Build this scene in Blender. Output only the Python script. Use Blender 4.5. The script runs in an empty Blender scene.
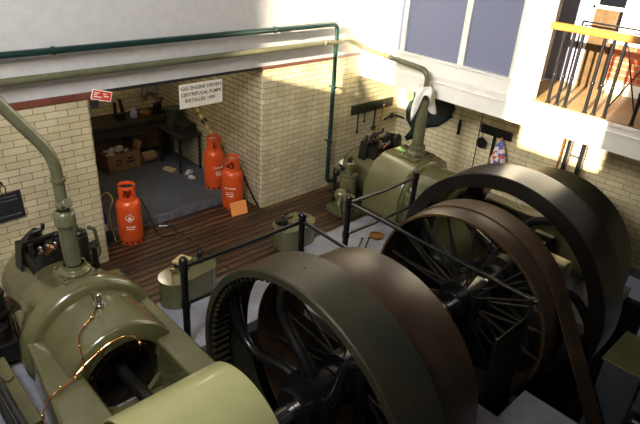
import bpy, math, random
from mathutils import Vector, Matrix, Euler
PI = math.pi
R = random.Random(7)
SC = bpy.context.scene
COL = SC.collection

# ---------------------------------------------------------------- materials
def new_mat(name):
    m = bpy.data.materials.new(name); m.use_nodes = True
    return m, m.node_tree, m.node_tree.nodes['Principled BSDF']

def mat(name, col, rough=.5, metal=0., var=.0, vscale=6., bump=0., bscale=30., coat=0., col2=None, spec=.5, mix=(.35, .65)):
    m, nt, b = new_mat(name)
    b.inputs['Roughness'].default_value = rough
    b.inputs['Metallic'].default_value = metal
    b.inputs['Coat Weight'].default_value = coat
    b.inputs['Coat Roughness'].default_value = .12
    b.inputs['Specular IOR Level'].default_value = spec
    c = (*col, 1)
    b.inputs['Base Color'].default_value = c
    tc = nt.nodes.new('ShaderNodeTexCoord')
    if var or col2:
        n = nt.nodes.new('ShaderNodeTexNoise'); n.inputs['Scale'].default_value = vscale
        n.inputs['Detail'].default_value = 6; n.inputs['Roughness'].default_value = .65
        nt.links.new(tc.outputs['Object'], n.inputs['Vector'])
        r = nt.nodes.new('ShaderNodeValToRGB')
        r.color_ramp.elements[0].position = mix[0]; r.color_ramp.elements[1].position = mix[1]
        a = col2 if col2 else tuple(x*(1-var) for x in col)
        r.color_ramp.elements[0].color = (*a, 1); r.color_ramp.elements[1].color = c
        nt.links.new(n.outputs['Fac'], r.inputs['Fac'])
        nt.links.new(r.outputs['Color'], b.inputs['Base Color'])
    if bump:
        n = nt.nodes.new('ShaderNodeTexNoise'); n.inputs['Scale'].default_value = bscale
        n.inputs['Detail'].default_value = 4
        nt.links.new(tc.outputs['Object'], n.inputs['Vector'])
        bp = nt.nodes.new('ShaderNodeBump'); bp.inputs['Strength'].default_value = bump
        bp.inputs['Distance'].default_value = .01
        nt.links.new(n.outputs['Fac'], bp.inputs['Height'])
        nt.links.new(bp.outputs['Normal'], b.inputs['Normal'])
    return m

def brick_mat(name, c1, c2, mortar, axes='xz', bw=.225, rh=.075, ms=.0035, rough=.3, off=.5, grime=.25, seedoff=0., bias=0.):
    """glazed brickwork laid out over two world axes"""
    m, nt, b = new_mat(name)
    g = nt.nodes.new('ShaderNodeNewGeometry')
    s = nt.nodes.new('ShaderNodeSeparateXYZ'); nt.links.new(g.outputs['Position'], s.inputs[0])
    c = nt.nodes.new('ShaderNodeCombineXYZ')
    ad = nt.nodes.new('ShaderNodeMath'); ad.operation = 'ADD'; ad.inputs[1].default_value = seedoff
    nt.links.new(s.outputs[axes[0].upper()], ad.inputs[0])
    nt.links.new(ad.outputs[0], c.inputs['X']); nt.links.new(s.outputs[axes[1].upper()], c.inputs['Y'])
    t = nt.nodes.new('ShaderNodeTexBrick')
    t.inputs['Scale'].default_value = 1; t.inputs['Brick Width'].default_value = bw
    t.inputs['Row Height'].default_value = rh; t.inputs['Mortar Size'].default_value = ms
    t.inputs['Mortar Smooth'].default_value = .3; t.inputs['Bias'].default_value = bias
    t.offset = off
    t.inputs['Color1'].default_value = (*c1, 1); t.inputs['Color2'].default_value = (*c2, 1)
    t.inputs['Mortar'].default_value = (*mortar, 1)
    nt.links.new(c.outputs[0], t.inputs['Vector'])
    n = nt.nodes.new('ShaderNodeTexNoise'); n.inputs['Scale'].default_value = 2.2; n.inputs['Detail'].default_value = 7
    nt.links.new(g.outputs['Position'], n.inputs['Vector'])
    r = nt.nodes.new('ShaderNodeMapRange'); r.inputs['From Min'].default_value = .35; r.inputs['From Max'].default_value = .7
    r.inputs['To Min'].default_value = 1 - grime; r.inputs['To Max'].default_value = 1
    nt.links.new(n.outputs['Fac'], r.inputs['Value'])
    mx = nt.nodes.new('ShaderNodeMix'); mx.data_type = 'RGBA'; mx.blend_type = 'MULTIPLY'
    mx.inputs['Factor'].default_value = 1
    nt.links.new(t.outputs['Color'], mx.inputs['A']); nt.links.new(r.outputs['Result'], mx.inputs['B'])
    nt.links.new(mx.outputs['Result'], b.inputs['Base Color'])
    bp = nt.nodes.new('ShaderNodeBump'); bp.inputs['Strength'].default_value = .5; bp.inputs['Distance'].default_value = .004
    bp.invert = True
    nt.links.new(t.outputs['Fac'], bp.inputs['Height']); nt.links.new(bp.outputs['Normal'], b.inputs['Normal'])
    b.inputs['Roughness'].default_value = rough
    return m

CREAM = ((.66, .56, .335), (.78, .69, .45)); MORT = (.13, .09, .05)
M = {}
M['brick_x'] = brick_mat('cream glazed brick on the long wall', *CREAM, MORT, 'xz', seedoff=.09)
M['brick_y'] = brick_mat('cream glazed brick on the side walls', *CREAM, MORT, 'yz')
M['brick_alc'] = brick_mat('darker brown glazed brick', (.46, .37, .22), (.6, .5, .31), (.06, .04, .02), 'xz')  # browner and darker than the cream brick elsewhere
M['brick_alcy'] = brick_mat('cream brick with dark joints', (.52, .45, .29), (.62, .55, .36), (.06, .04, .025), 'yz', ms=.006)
M['brick_red'] = brick_mat('brown red glazed brick band', (.17, .05, .035), (.24, .08, .05), (.05, .03, .02), 'xz')
M['brick_redy'] = brick_mat('red facing brick', (.42, .07, .025), (.5, .1, .04), (.5, .35, .2), 'yz', rough=.8, ms=.008)
M['plaster'] = mat('white painted plaster', (.55, .54, .53), .7, var=.12, vscale=9, bump=.15, bscale=40)
M['white'] = mat('cream white gloss paint', (.88, .85, .77), .35, var=.08, vscale=4)
M['pane'] = mat('blue grey window glass', (.2, .21, .3), .35, spec=.3)
M['oak'] = mat('varnished golden oak', (.4, .19, .035), .3, col2=(.28, .11, .02), vscale=8, coat=.3)
M['boards'] = mat('ochre gallery boards', (.36, .22, .09), .5, col2=(.25, .15, .06), vscale=5)
M['door'] = mat('brown varnished door', (.1, .055, .02), .4, var=.4, vscale=7)
M['green_paint'] = mat('dark green gloss paint', (.009, .03, .024), .22, coat=.5)
M['olive'] = mat('olive green engine enamel', (.125, .12, .052), .22, var=.25, vscale=3, coat=.6, bump=.05, bscale=9)
M['olive_lit'] = mat('lit copy of the olive enamel', (.45, .455, .215), .36, var=.08, vscale=5, coat=.45)  # lit copy of the engine olive, brighter light painted into the colour
M['olive_pipe'] = mat('grey olive painted pipe', (.13, .127, .07), .26, var=.25, vscale=8, coat=.4)
M['olive_dark'] = mat('dark olive paint and shaded olive', (.012, .013, .007), .4, var=.3, vscale=4)  # own colour of the sheet guard; on the far crank cover, painted shade
M['black'] = mat('black gloss enamel', (.006, .006, .007), .28, coat=.15)
M['black_iron'] = mat('black oily iron', (.016, .014, .012), .33, metal=.3, var=.4, vscale=9)
M['spoke_iron'] = mat('oiled dark steel rod', (.06, .052, .045), .28, metal=.7)
M['soot'] = mat('matt black iron', (.008, .008, .008), .7)
M['rim_green'] = mat('oiled dark green brown iron rim', (.046, .032, .016), .4, metal=.1, col2=(.018, .026, .018), vscale=3.2, bump=.08, bscale=12)
M['rim_brown'] = mat('brown rusted iron rim', (.056, .029, .013), .42, metal=.05, col2=(.024, .014, .008), vscale=3.5, bump=.1, bscale=12)
M['rim_dark'] = mat('near black polished iron rim', (.01, .008, .006), .3, metal=.1, var=.4, vscale=3)
M['rim_highlight'] = mat('painted rim highlight', (.3, .2, .1), .3, metal=.8, var=.5, vscale=5)  # highlight painted as a bright metal colour
M['leather'] = mat('brown leather belt', (.085, .046, .02), .5, col2=(.042, .024, .011), vscale=6)
M['steel'] = mat('bright worn steel', (.55, .53, .5), .25, metal=1., var=.3)
M['copper'] = mat('polished copper', (.75, .36, .18), .2, metal=1.)
M['brass'] = mat('polished brass', (.72, .47, .16), .22, metal=1.)
M['bronze'] = mat('bronze bearing', (.42, .2, .07), .3, metal=.9)
M['orange'] = mat('orange red cylinder enamel', (.8, .1, .018), .36, coat=.3, var=.14, vscale=9)
M['orange_card'] = mat('fluorescent orange card', (1., .36, .1), .6)
M['white_mark'] = mat('white lettering paint', (.85, .82, .75), .5)
M['red_sign'] = mat('red sign enamel', (.72, .06, .035), .4)
M['sign_white'] = mat('off white sign board', (.8, .74, .62), .5, var=.1, vscale=12)
M['ink'] = mat('black sign lettering', (.02, .018, .015), .6)
M['slate'] = mat('black board', (.02, .022, .028), .5, var=.3)
M['chalk'] = mat('faint chalk', (.28, .28, .28), .9)
M['cloth_white'] = mat('white cotton rag', (.9, .86, .78), .9, var=.15, vscale=12)
M['cloth_grey'] = mat('grey cloth', (.27, .23, .21), .9, var=.2)
M['canvas'] = mat('black green canvas', (.006, .016, .011), .8, var=.4)
M['wood_dark'] = mat('dark oiled bench wood', (.03, .022, .015), .6, var=.5)
M['cardboard'] = mat('brown cardboard', (.27, .16, .08), .85, var=.25, vscale=5)
M['paper'] = mat('crumpled packing paper', (.45, .42, .4), .7, var=.4, vscale=12)
M['blue'] = mat('blue enamel', (.02, .05, .3), .35)
M['blue_grey'] = mat('blue grey steel plate', (.12, .14, .17), .4, metal=.4, var=.3)
M['tan'] = mat('tan wooden block', (.55, .42, .2), .6, var=.2)
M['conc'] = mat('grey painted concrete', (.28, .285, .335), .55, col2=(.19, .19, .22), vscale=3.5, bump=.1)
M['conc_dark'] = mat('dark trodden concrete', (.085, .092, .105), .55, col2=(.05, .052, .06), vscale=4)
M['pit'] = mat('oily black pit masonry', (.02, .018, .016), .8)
M['green_cloth'] = mat('dull green bin plastic', (.05, .065, .045), .5)

# checked / printed bag
def bag_mat():
    m, nt, b = new_mat('printed plastic carrier bag')
    tc = nt.nodes.new('ShaderNodeTexCoord'); v = nt.nodes.new('ShaderNodeTexVoronoi'); v.inputs['Scale'].default_value = 16
    nt.links.new(tc.outputs['Object'], v.inputs['Vector'])
    s = nt.nodes.new('ShaderNodeSeparateColor'); nt.links.new(v.outputs['Color'], s.inputs[0])
    r = nt.nodes.new('ShaderNodeValToRGB'); r.color_ramp.interpolation = 'CONSTANT'
    r.color_ramp.elements[0].color = (.75, .68, .62, 1); r.color_ramp.elements[1].position = .5; r.color_ramp.elements[1].color = (.55, .12, .06, 1)
    e = r.color_ramp.elements.new(.75); e.color = (.12, .13, .4, 1)
    nt.links.new(s.outputs[0], r.inputs['Fac']); nt.links.new(r.outputs['Color'], b.inputs['Base Color'])
    b.inputs['Roughness'].default_value = .35
    return m
M['bag'] = bag_mat()

# slatted timber floor
def slat_mat():
    m, nt, b = new_mat('dark stained narrow floor boards')
    g = nt.nodes.new('ShaderNodeNewGeometry')
    t = nt.nodes.new('ShaderNodeTexBrick'); t.inputs['Scale'].default_value = 1
    t.inputs['Brick Width'].default_value = 2.6; t.inputs['Row Height'].default_value = .105
    t.inputs['Mortar Size'].default_value = .02; t.inputs['Mortar Smooth'].default_value = .4; t.inputs['Bias'].default_value = 0
    t.inputs['Color1'].default_value = (.1, .045, .016, 1); t.inputs['Color2'].default_value = (.035, .017, .008, 1)
    t.inputs['Mortar'].default_value = (.006, .004, .003, 1)
    nt.links.new(g.outputs['Position'], t.inputs['Vector'])
    mp = nt.nodes.new('ShaderNodeMapping'); mp.inputs['Scale'].default_value = (1.2, 9, 1)
    nt.links.new(g.outputs['Position'], mp.inputs['Vector'])
    n = nt.nodes.new('ShaderNodeTexNoise'); n.inputs['Scale'].default_value = 1.6; n.inputs['Detail'].default_value = 8
    nt.links.new(mp.outputs[0], n.inputs['Vector'])
    r = nt.nodes.new('ShaderNodeMapRange'); r.inputs['From Min'].default_value = .3; r.inputs['From Max'].default_value = .7
    r.inputs['To Min'].default_value = .45; r.inputs['To Max'].default_value = 1.7
    nt.links.new(n.outputs['Fac'], r.inputs['Value'])
    mx = nt.nodes.new('ShaderNodeMix'); mx.data_type = 'RGBA'; mx.blend_type = 'MULTIPLY'; mx.inputs['Factor'].default_value = 1
    nt.links.new(t.outputs['Color'], mx.inputs['A']); nt.links.new(r.outputs['Result'], mx.inputs['B'])
    nt.links.new(mx.outputs['Result'], b.inputs['Base Color'])
    bp = nt.nodes.new('ShaderNodeBump'); bp.inputs['Strength'].default_value = .7; bp.inputs['Distance'].default_value = .01; bp.invert = True
    nt.links.new(t.outputs['Fac'], bp.inputs['Height']); nt.links.new(bp.outputs['Normal'], b.inputs['Normal'])
    b.inputs['Roughness'].default_value = .45
    return m
M['slats'] = slat_mat()

# ---------------------------------------------------------------- mesh builder
def frame_from(d):
    d = Vector(d).normalized()
    a = Vector((0, 0, 1)) if abs(d.z) < .9 else Vector((1, 0, 0))
    u = d.cross(a).normalized(); v = d.cross(u).normalized()
    return d, u, v

class MB:
    def __init__(s): s.v = []; s.f = []
    def add(s, vs, fs):
        o = len(s.v); s.v += [tuple(x) for x in vs]; s.f += [tuple(o+i for i in f) for f in fs]; return s
    def box(s, lo, hi, rot=None, piv=None):
        x0, y0, z0 = lo; x1, y1, z1 = hi
        vs = [Vector(p) for p in ((x0,y0,z0),(x1,y0,z0),(x1,y1,z0),(x0,y1,z0),(x0,y0,z1),(x1,y0,z1),(x1,y1,z1),(x0,y1,z1))]
        if rot is not None:
            p = Vector(piv) if piv is not None else (Vector(lo)+Vector(hi))/2
            m = Euler(rot).to_matrix(); vs = [m @ (v-p) + p for v in vs]
        return s.add(vs, [(0,3,2,1),(4,5,6,7),(0,1,5,4),(1,2,6,5),(2,3,7,6),(3,0,4,7)])
    def cyl(s, p0, p1, r0, r1=None, n=24, caps=True):
        r1 = r0 if r1 is None else r1
        p0 = Vector(p0); p1 = Vector(p1); d, u, v = frame_from(p1-p0)
        vs = [p + (u*math.cos(2*PI*i/n)+v*math.sin(2*PI*i/n))*r for p, r in ((p0,r0),(p1,r1)) for i in range(n)]
        fs = [(i, (i+1) % n, n+(i+1) % n, n+i) for i in range(n)]
        if caps: fs += [tuple(range(n-1, -1, -1)), tuple(range(n, 2*n))]
        return s.add(vs, fs)
    def tube(s, pts, r, n=12, closed=False):
        pts = [Vector(p) for p in pts]; k = len(pts); rs = r if isinstance(r, (list, tuple)) else [r]*k
        rings = []; u = None
        for i, p in enumerate(pts):
            a = pts[i-1] if (i or closed) else p; b = pts[(i+1) % k] if (i < k-1 or closed) else p
            d = (b-a).normalized()
            if u is None: _, u, _ = frame_from(d)
            u = (u - d*u.dot(d)).normalized(); v = d.cross(u)
            rings.append([p+(u*math.cos(2*PI*j/n)+v*math.sin(2*PI*j/n))*rs[i] for j in range(n)])
        vs = [q for rg in rings for q in rg]; fs = []
        for i in range(k if closed else k-1):
            a = i*n; b = ((i+1) % k)*n
            fs += [(a+j, a+(j+1) % n, b+(j+1) % n, b+j) for j in range(n)]
        if not closed: fs += [tuple(range(n-1, -1, -1)), tuple((k-1)*n+j for j in range(n))]
        return s.add(vs, fs)
    def lathe(s, prof, o=(0,0,0), axis=(0,0,1), n=32, a0=0., a1=2*PI, closed_prof=False):
        """prof: (radius, distance along the axis) pairs"""
        o = Vector(o); d = Vector(axis).normalized()
        if abs(d.x) > .9: u = Vector((0,1,0)); v = Vector((0,0,1))
        elif abs(d.y) > .9: u = Vector((1,0,0)); v = Vector((0,0,1))
        else: u = Vector((1,0,0)); v = Vector((0,1,0))
        full = abs(a1-a0-2*PI) < 1e-6; m = n if full else n+1; k = len(prof)
        vs = []
        for i in range(m):
            a = a0+(a1-a0)*i/n; w = u*math.cos(a)+v*math.sin(a)
            vs += [o+w*r+d*h for r, h in prof]
        fs = []
        for i in range(n if full else n):
            p = i*k; q = ((i+1) % m)*k
            for j in range(k if closed_prof else k-1):
                j2 = (j+1) % k
                fs.append((p+j, q+j, q+j2, p+j2))
        if not full and closed_prof:
            fs += [tuple(range(k)), tuple((m-1)*k+j for j in range(k-1, -1, -1))]
        return s.add(vs, fs)
    def sphere(s, c, r, n=16, sc=(1,1,1)):
        pr = [(max(1e-4, math.sin(PI*i/(n//2))), -math.cos(PI*i/(n//2))) for i in range(n//2+1)]
        t = MB().lathe(pr, n=n)
        return s.add([(c[0]+x*r*sc[0], c[1]+y*r*sc[1], c[2]+z*r*sc[2]) for x, y, z in t.v], t.f)
    def prism(s, poly, ax, a, b):
        """poly in the other two axes (cyclic order), from a to b along ax"""
        i = 'xyz'.index(ax); vs = []
        for h in (a, b):
            for p, q in poly:
                v = [0, 0, 0]; v[i] = h; v[(i+1) % 3] = p; v[(i+2) % 3] = q; vs.append(v)
        n = len(poly)
        return s.add(vs, [(j, (j+1) % n, n+(j+1) % n, n+j) for j in range(n)] + [tuple(range(n-1, -1, -1)), tuple(range(n, 2*n))])
    def build(s, name, material, parent=None, bev=0., smooth=40, sub=0, loc=None, noise=0.):
        me = bpy.data.meshes.new(name)
        vs = s.v
        if noise: vs = [tuple(c+R.uniform(-noise, noise) for c in p) for p in vs]
        me.from_pydata(vs, [], s.f)
        import bmesh
        bm = bmesh.new(); bm.from_mesh(me); bmesh.ops.recalc_face_normals(bm, faces=bm.faces); bm.to_mesh(me); bm.free()
        me.materials.append(material)
        if smooth:
            me.polygons.foreach_set('use_smooth', [True]*len(me.polygons))
            me.set_sharp_from_angle(angle=math.radians(smooth))
        o = bpy.data.objects.new(name, me); COL.objects.link(o)
        if parent: o.parent = parent
        if loc is not None: o.location = loc
        if bev:
            b = o.modifiers.new('Bevel', 'BEVEL'); b.width = bev; b.segments = 3; b.limit_method = 'ANGLE'; b.angle_limit = math.radians(40)
            b.harden_normals = False
        if sub:
            b = o.modifiers.new('Sub', 'SUBSURF'); b.levels = sub; b.render_levels = sub
        return o

def arc_pts(c, r, a0, a1, n, plane):
    out = []
    for i in range(n+1):
        a = a0+(a1-a0)*i/n; p = list(c); i0, i1 = ['xyz'.index(k) for k in plane]
        p[i0] += r*math.cos(a); p[i1] += r*math.sin(a); out.append(p)
    return out

def smooth_path(pts, rad=.08, n=6):
    """polyline with rounded corners"""
    P = [Vector(p) for p in pts]; out = [P[0]]
    for i in range(1, len(P)-1):
        a = (P[i-1]-P[i]); b = (P[i+1]-P[i]); t = min(rad, a.length*.45, b.length*.45)
        s0 = P[i]+a.normalized()*t; s1 = P[i]+b.normalized()*t
        for k in range(n+1):
            q = k/n; out.append(s0*(1-q)**2+P[i]*2*q*(1-q)+s1*q*q)
    out.append(P[-1]); return out

def tag(o, label, cat, group=None, kind=None):
    o['label'] = label; o['category'] = cat
    if group: o['group'] = group
    if kind: o['kind'] = kind
    return o
def thing(name, label, cat, loc=(0,0,0), rz=0., group=None):
    o = bpy.data.objects.new(name, None); COL.objects.link(o); o.empty_display_size = .1
    o.location = loc; o.rotation_euler = (0, 0, rz)
    return tag(o, label, cat, group)
def struct(name, mb, m, **k):
    o = mb.build(name, m, smooth=k.pop('smooth', 30), **k)
    if o.parent is None: o['kind'] = 'structure'
    return o
def copy_tree(o, loc=None, label=None, rz=None):
    c = o.copy(); COL.objects.link(c)
    if loc is not None: c.location = loc
    if rz is not None: c.rotation_euler = (0, 0, rz)
    if label: c['label'] = label
    for ch in list(o.children):
        d = ch.copy(); COL.objects.link(d); d.parent = c
        for g in list(ch.children):
            e = g.copy(); COL.objects.link(e); e.parent = d
    return c
def lettering(name, text, size, m, parent, xf, align='CENTER', depth=.001, bend=None):
    cu = bpy.data.curves.new(name, 'FONT'); cu.body = text; cu.size = size; cu.extrude = depth; cu.align_x = align; cu.align_y = 'CENTER'
    cu.offset = size*.018; cu.resolution_u = 2
    t = bpy.data.objects.new(name+'_tmp', cu); COL.objects.link(t)
    bpy.context.view_layer.update()
    me = bpy.data.meshes.new_from_object(t.evaluated_get(bpy.context.evaluated_depsgraph_get()))
    bpy.data.objects.remove(t)
    for v in me.vertices: v.co = xf(v.co)
    me.materials.clear(); me.materials.append(m)
    o = bpy.data.objects.new(name, me); COL.objects.link(o); o.parent = parent
    return o

# ================================================================ SETTING
PX0 = -2.32                       # opening between x = PX0 and 0
H = 2.1
# floors
struct('floor', MB().box((-5.6, -1.12, -.12), (3.0, .5, 0)), M['slats'])
def slab(name, holes, x0, x1, y0, y1, z0, z1, m):
    mb = MB()
    xs = sorted({x0, x1, *[h[0] for h in holes], *[h[1] for h in holes]}); ys = sorted({y0, y1, *[h[2] for h in holes], *[h[3] for h in holes]})
    for a, b in zip(xs, xs[1:]):
        for c, d in zip(ys, ys[1:]):
            if not any(h[0] < (a+b)/2 < h[1] and h[2] < (c+d)/2 < h[3] for h in holes): mb.box((a, c, z0), (b, d, z1))
    return struct(name, mb, m)
PA = (-2.46, -1.08, -4.85, -2.02); PB = (-.8, 1.14, -4.45, -1.98); PC = (-.3, 2.2, -6.6, -4.45); PD = (2.38, 2.92, -6.6, -2.5); PE = (2.2, 2.38, -6.6, -4.45)  # pits by the far wheels widened, right-hand well added, to darken the floor
slab('floor_slab', [PA, PB, PC, PD, PE], -5.6, 3.0, -9, -1.12, -.12, .012, M['conc'])
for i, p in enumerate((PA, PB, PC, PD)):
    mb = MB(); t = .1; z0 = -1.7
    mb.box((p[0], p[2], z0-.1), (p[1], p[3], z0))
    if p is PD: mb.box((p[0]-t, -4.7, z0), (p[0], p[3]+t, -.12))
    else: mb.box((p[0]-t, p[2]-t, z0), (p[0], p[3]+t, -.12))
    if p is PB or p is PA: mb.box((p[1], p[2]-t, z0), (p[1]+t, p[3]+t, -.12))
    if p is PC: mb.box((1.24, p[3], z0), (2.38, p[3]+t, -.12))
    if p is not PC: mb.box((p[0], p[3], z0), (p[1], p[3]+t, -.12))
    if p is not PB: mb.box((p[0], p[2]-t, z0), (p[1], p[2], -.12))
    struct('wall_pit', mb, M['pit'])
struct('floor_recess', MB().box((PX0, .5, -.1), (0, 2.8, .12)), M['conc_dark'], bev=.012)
struct('trim_1', MB().box((PX0, .488, 0), (0, .5, .115)), mat('worn grey step edge', (.17, .175, .19), .6, var=.5, vscale=9))

# back wall: brick piers
def rounded_pier(x0, x1, rl, rr, y1=.35, z1=H, r=.05):
    poly = []
    # cyc order for prism axis z: (x, y)
    poly += [(x0, y1)]
    if rl: poly += [(x0, r)] + [(x0+r-r*math.cos(a), r-r*math.sin(a)) for a in [PI/2*i/5 for i in range(1, 6)]]
    else: poly += [(x0, 0)]
    if rr: poly += [(x1-r+r*math.sin(a), r-r*math.cos(a)) for a in [PI/2*i/5 for i in range(0, 6)]]
    else: poly += [(x1, 0)]
    poly += [(x1, y1)]
    return MB().prism(poly, 'z', 0, z1)
left = rounded_pier(-5.6, PX0, False, True, z1=H-.08); struct('wall_back', left, M['brick_x'])
right = rounded_pier(0, 3.3, True, False, y1=.35); struct('wall_back', right, M['brick_x'])
struct('trim_2', MB().box((-5.6, -.006, H-.08), (PX0+.03, .3, H)), M['brick_red'])
struct('trim_3', MB().box((-.02, -.012, H-.035), (1.9, .02, H+.0)), M['brick_red'])
struct('trim_4', MB().box((PX0+.03, -.004, H-.035), (-.02, .3, H)), M['soot'])
struct('wall_upper', MB().box((-5.6, 0, H), (3.3, .35, 6.5)), M['plaster'])
# recess
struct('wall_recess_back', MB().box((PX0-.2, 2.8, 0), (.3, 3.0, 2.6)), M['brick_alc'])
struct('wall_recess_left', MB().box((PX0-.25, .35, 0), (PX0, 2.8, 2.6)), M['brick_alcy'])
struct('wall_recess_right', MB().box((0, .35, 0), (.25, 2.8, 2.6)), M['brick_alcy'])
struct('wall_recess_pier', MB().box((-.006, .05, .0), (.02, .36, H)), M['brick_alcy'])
struct('ceiling_recess', MB().box((PX0-.2, .35, 2.55), (.3, 3.0, 2.65)), M['plaster'])
# right wall under the gallery
XR = 2.95; XO = 1.9; ZG = 2.07; ZB = 1.75
struct('wall_right', MB().box((XR, -9, 0), (XR+.3, .0, ZB)), M['brick_y'])
# gallery slab with moulded white face
g = MB().prism([(-9, ZB), (0, ZB), (0, ZG), (-9, ZG)], 'x', XO, 4.6)
struct('ceiling_gallery_beam', g, M['white'])
mo = MB()
mo.box((XO-.02, -9, ZB+.2), (XO, -.0, ZB+.23)); mo.box((XO-.035, -9, ZG-.035), (XO, -.0, ZG+.005))
struct('trim_5', mo, M['white'], bev=.006)
struct('floor_gallery', MB().box((XO+.01, -9, ZG), (4.6, -2.42, ZG+.012)), M['boards'])
# glazed partition above
w = thing('window_1', '', '', (XO, 0, ZG)); del w['label']; del w['category']; w['kind'] = 'structure'
fr = MB(); H1 = 4.6-ZG
fr.box((-.0, -2.82, 0), (.1, -.0, .2)); fr.box((-.03, -2.82, .17), (.02, -.0, .2))      # sill panel
fr.box((0, -.4, .2), (.1, 0, H1)); fr.box((0, -2.82, .2), (.1, -2.45, H1))
for a, b in ((-.79, -.71), (-1.78, -1.69)): fr.box((.0, a, .2), (.07, b, H1))
fr.build('window_frame', M['white'], w, bev=.006)
for a, b in ((-.71, -.4), (-1.69, -.79), (-2.45, -1.78)): MB().box((.035, a, .2), (.05, b, H1)).build('pane', M['pane'], w, smooth=0)
# far side of the gallery
XG = 3.2
struct('wall_gallery_low', MB().box((XG, -9, ZG), (XG+.2, -3.08, ZG+.16)), M['white'], bev=.01)
struct('wall_gallery', MB().box((XG+.02, -9, ZG+.16), (XG+.2, -3.08, ZG+.64)), M['brick_redy'])
d = MB().box((0, -.34, 0), (.05, 0, 1.0)); d.box((-.012, -.32, .06), (0, -.2, .9)); d.box((-.012, -.15, .06), (0, -.03, .9))
d = d.build('door_1', M['door'], loc=(XG, -2.72, ZG), bev=.004); d['kind'] = 'structure'
h = MB().cyl((-.05, 0, 0), (0, 0, 0), .02); h.sphere((-.06, 0, 0), .028).build('door_handle', M['brass'], d, loc=(0, -.3, .5))
w = thing('window_2', '', '', (XG, -2.2, ZG)); del w['label']; del w['category']; w['kind'] = 'structure'
fr = MB()
for a in (-.06, -.52, -1.1, -1.6, -2.1): fr.box((-.02, a-.05, 0 if a > -.6 else .66), (.06, a, 2.6))
fr.box((-.04, -4, .62), (.1, -.85, .68)); fr.box((-.02, -.9, 1.0), (.06, -.5, 1.04)); fr.box((-.02, -4, 1.15), (.05, 0, 1.2))
fr.build('window_frame', M['white'], w, bev=.005)
MB().box((.02, -.52, 0), (.03, -.06, 2.6)).build('pane', M['pane'], w, smooth=0)
pl = mat('white pane with daylight painted in', (.85, .83, .78), .8)
MB().box((.04, -4, .68), (.05, -.9, 2.6)).build('sky_pane', pl, w, smooth=0)  # white panel paints in the bright daylight beyond the window
struct('wall_gallery_end', MB().box((XO+.1, .0, ZG), (4.6, .2, 5)), M['plaster'])

# left wall with two tall windows (behind and beside the viewer)
XL = -5.6; S = .23; T = .29
def ysun(y_at, x_at): return y_at-S*(x_at-XL)          # where the ray crosses the left wall
W1 = (ysun(-.66, 1.9), ysun(0, .03)); W2 = (ysun(-3.72, 1.9), ysun(-2.3, 2.95))
ZS = 1.93+T*(.12-XL)
mb = MB(); ZT = 9.
mb.box((XL-.08, -12, -.1), (XL, 3.1, ZS))
for a, b in ((-12, W2[0]), (W2[1], W1[0]), (W1[1], 3.1)): mb.box((XL-.08, a, ZS), (XL, b, ZT))
struct('wall_left', mb, M['plaster'])

# ================================================================ HELPERS FOR THINGS
AY, AZ = -3.42, .3                 # crank shaft line

# ---- pipes along the wall
def clampring(mb, p, ax, r): 
    d = Vector((1,0,0)) if ax == 'x' else (Vector((0,1,0)) if ax == 'y' else Vector((0,0,1)))
    p = Vector(p); mb.cyl(p-d*.018, p+d*.018, r)
p = thing('wall_pipe', 'dark green pipe, the higher of two along the white wall, turning down to the floor', 'pipe', (-5.6, -.1, 2.575))
o = MB().tube(smooth_path([(0, 0, 0), (6.83, 0, 0), (6.84, 0, -2.42), (7.0, -.05, -2.44)], .1), .034, 16); o.build('pipe_run', M['green_paint'], p)
for x in (2.2, 2.95, 5.7): 
    c = MB(); clampring(c, (x, 0, 0), 'x', .043); c.box((x-.012, 0, -.012), (x+.012, .1, .012)); c.build('pipe_clamp', M['green_paint'], p, bev=.003)
for z in (-.9, -1.75):
    c = MB(); clampring(c, (6.84, 0, z), 'z', .043); c.box((6.828, 0, z-.012), (6.852, .1, z+.012)); c.build('pipe_clamp', M['green_paint'], p, bev=.003)
p = thing('wall_pipe', 'olive painted pipe, lower of two along the white wall, continuing under the glazed partition', 'pipe', (-5.6, -.1, 2.33))
path = smooth_path([(0, 0, 0), (7.15, 0, 0), (7.33, -.12, -.12), (7.35, -1.27, -.2), (7.35, -1.27, -.62)], .14)
MB().tube(path, .038, 16).build('pipe_run', M['olive_pipe'], p)
for x in (2.35, 6.6):
    c = MB(); clampring(c, (x, 0, 0), 'x', .047); c.box((x-.012, 0, -.03), (x+.012, .1, -.0)); c.build('pipe_clamp', M['olive_pipe'], p, bev=.003)
for y in (-.5,):
    c = MB(); clampring(c, (7.33, y, -.145), 'y', .045); c.box((7.33, y-.012, -.15), (7.5, y+.012, -.13)); c.build('pipe_clamp', M['olive_pipe'], p, bev=.003)

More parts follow.
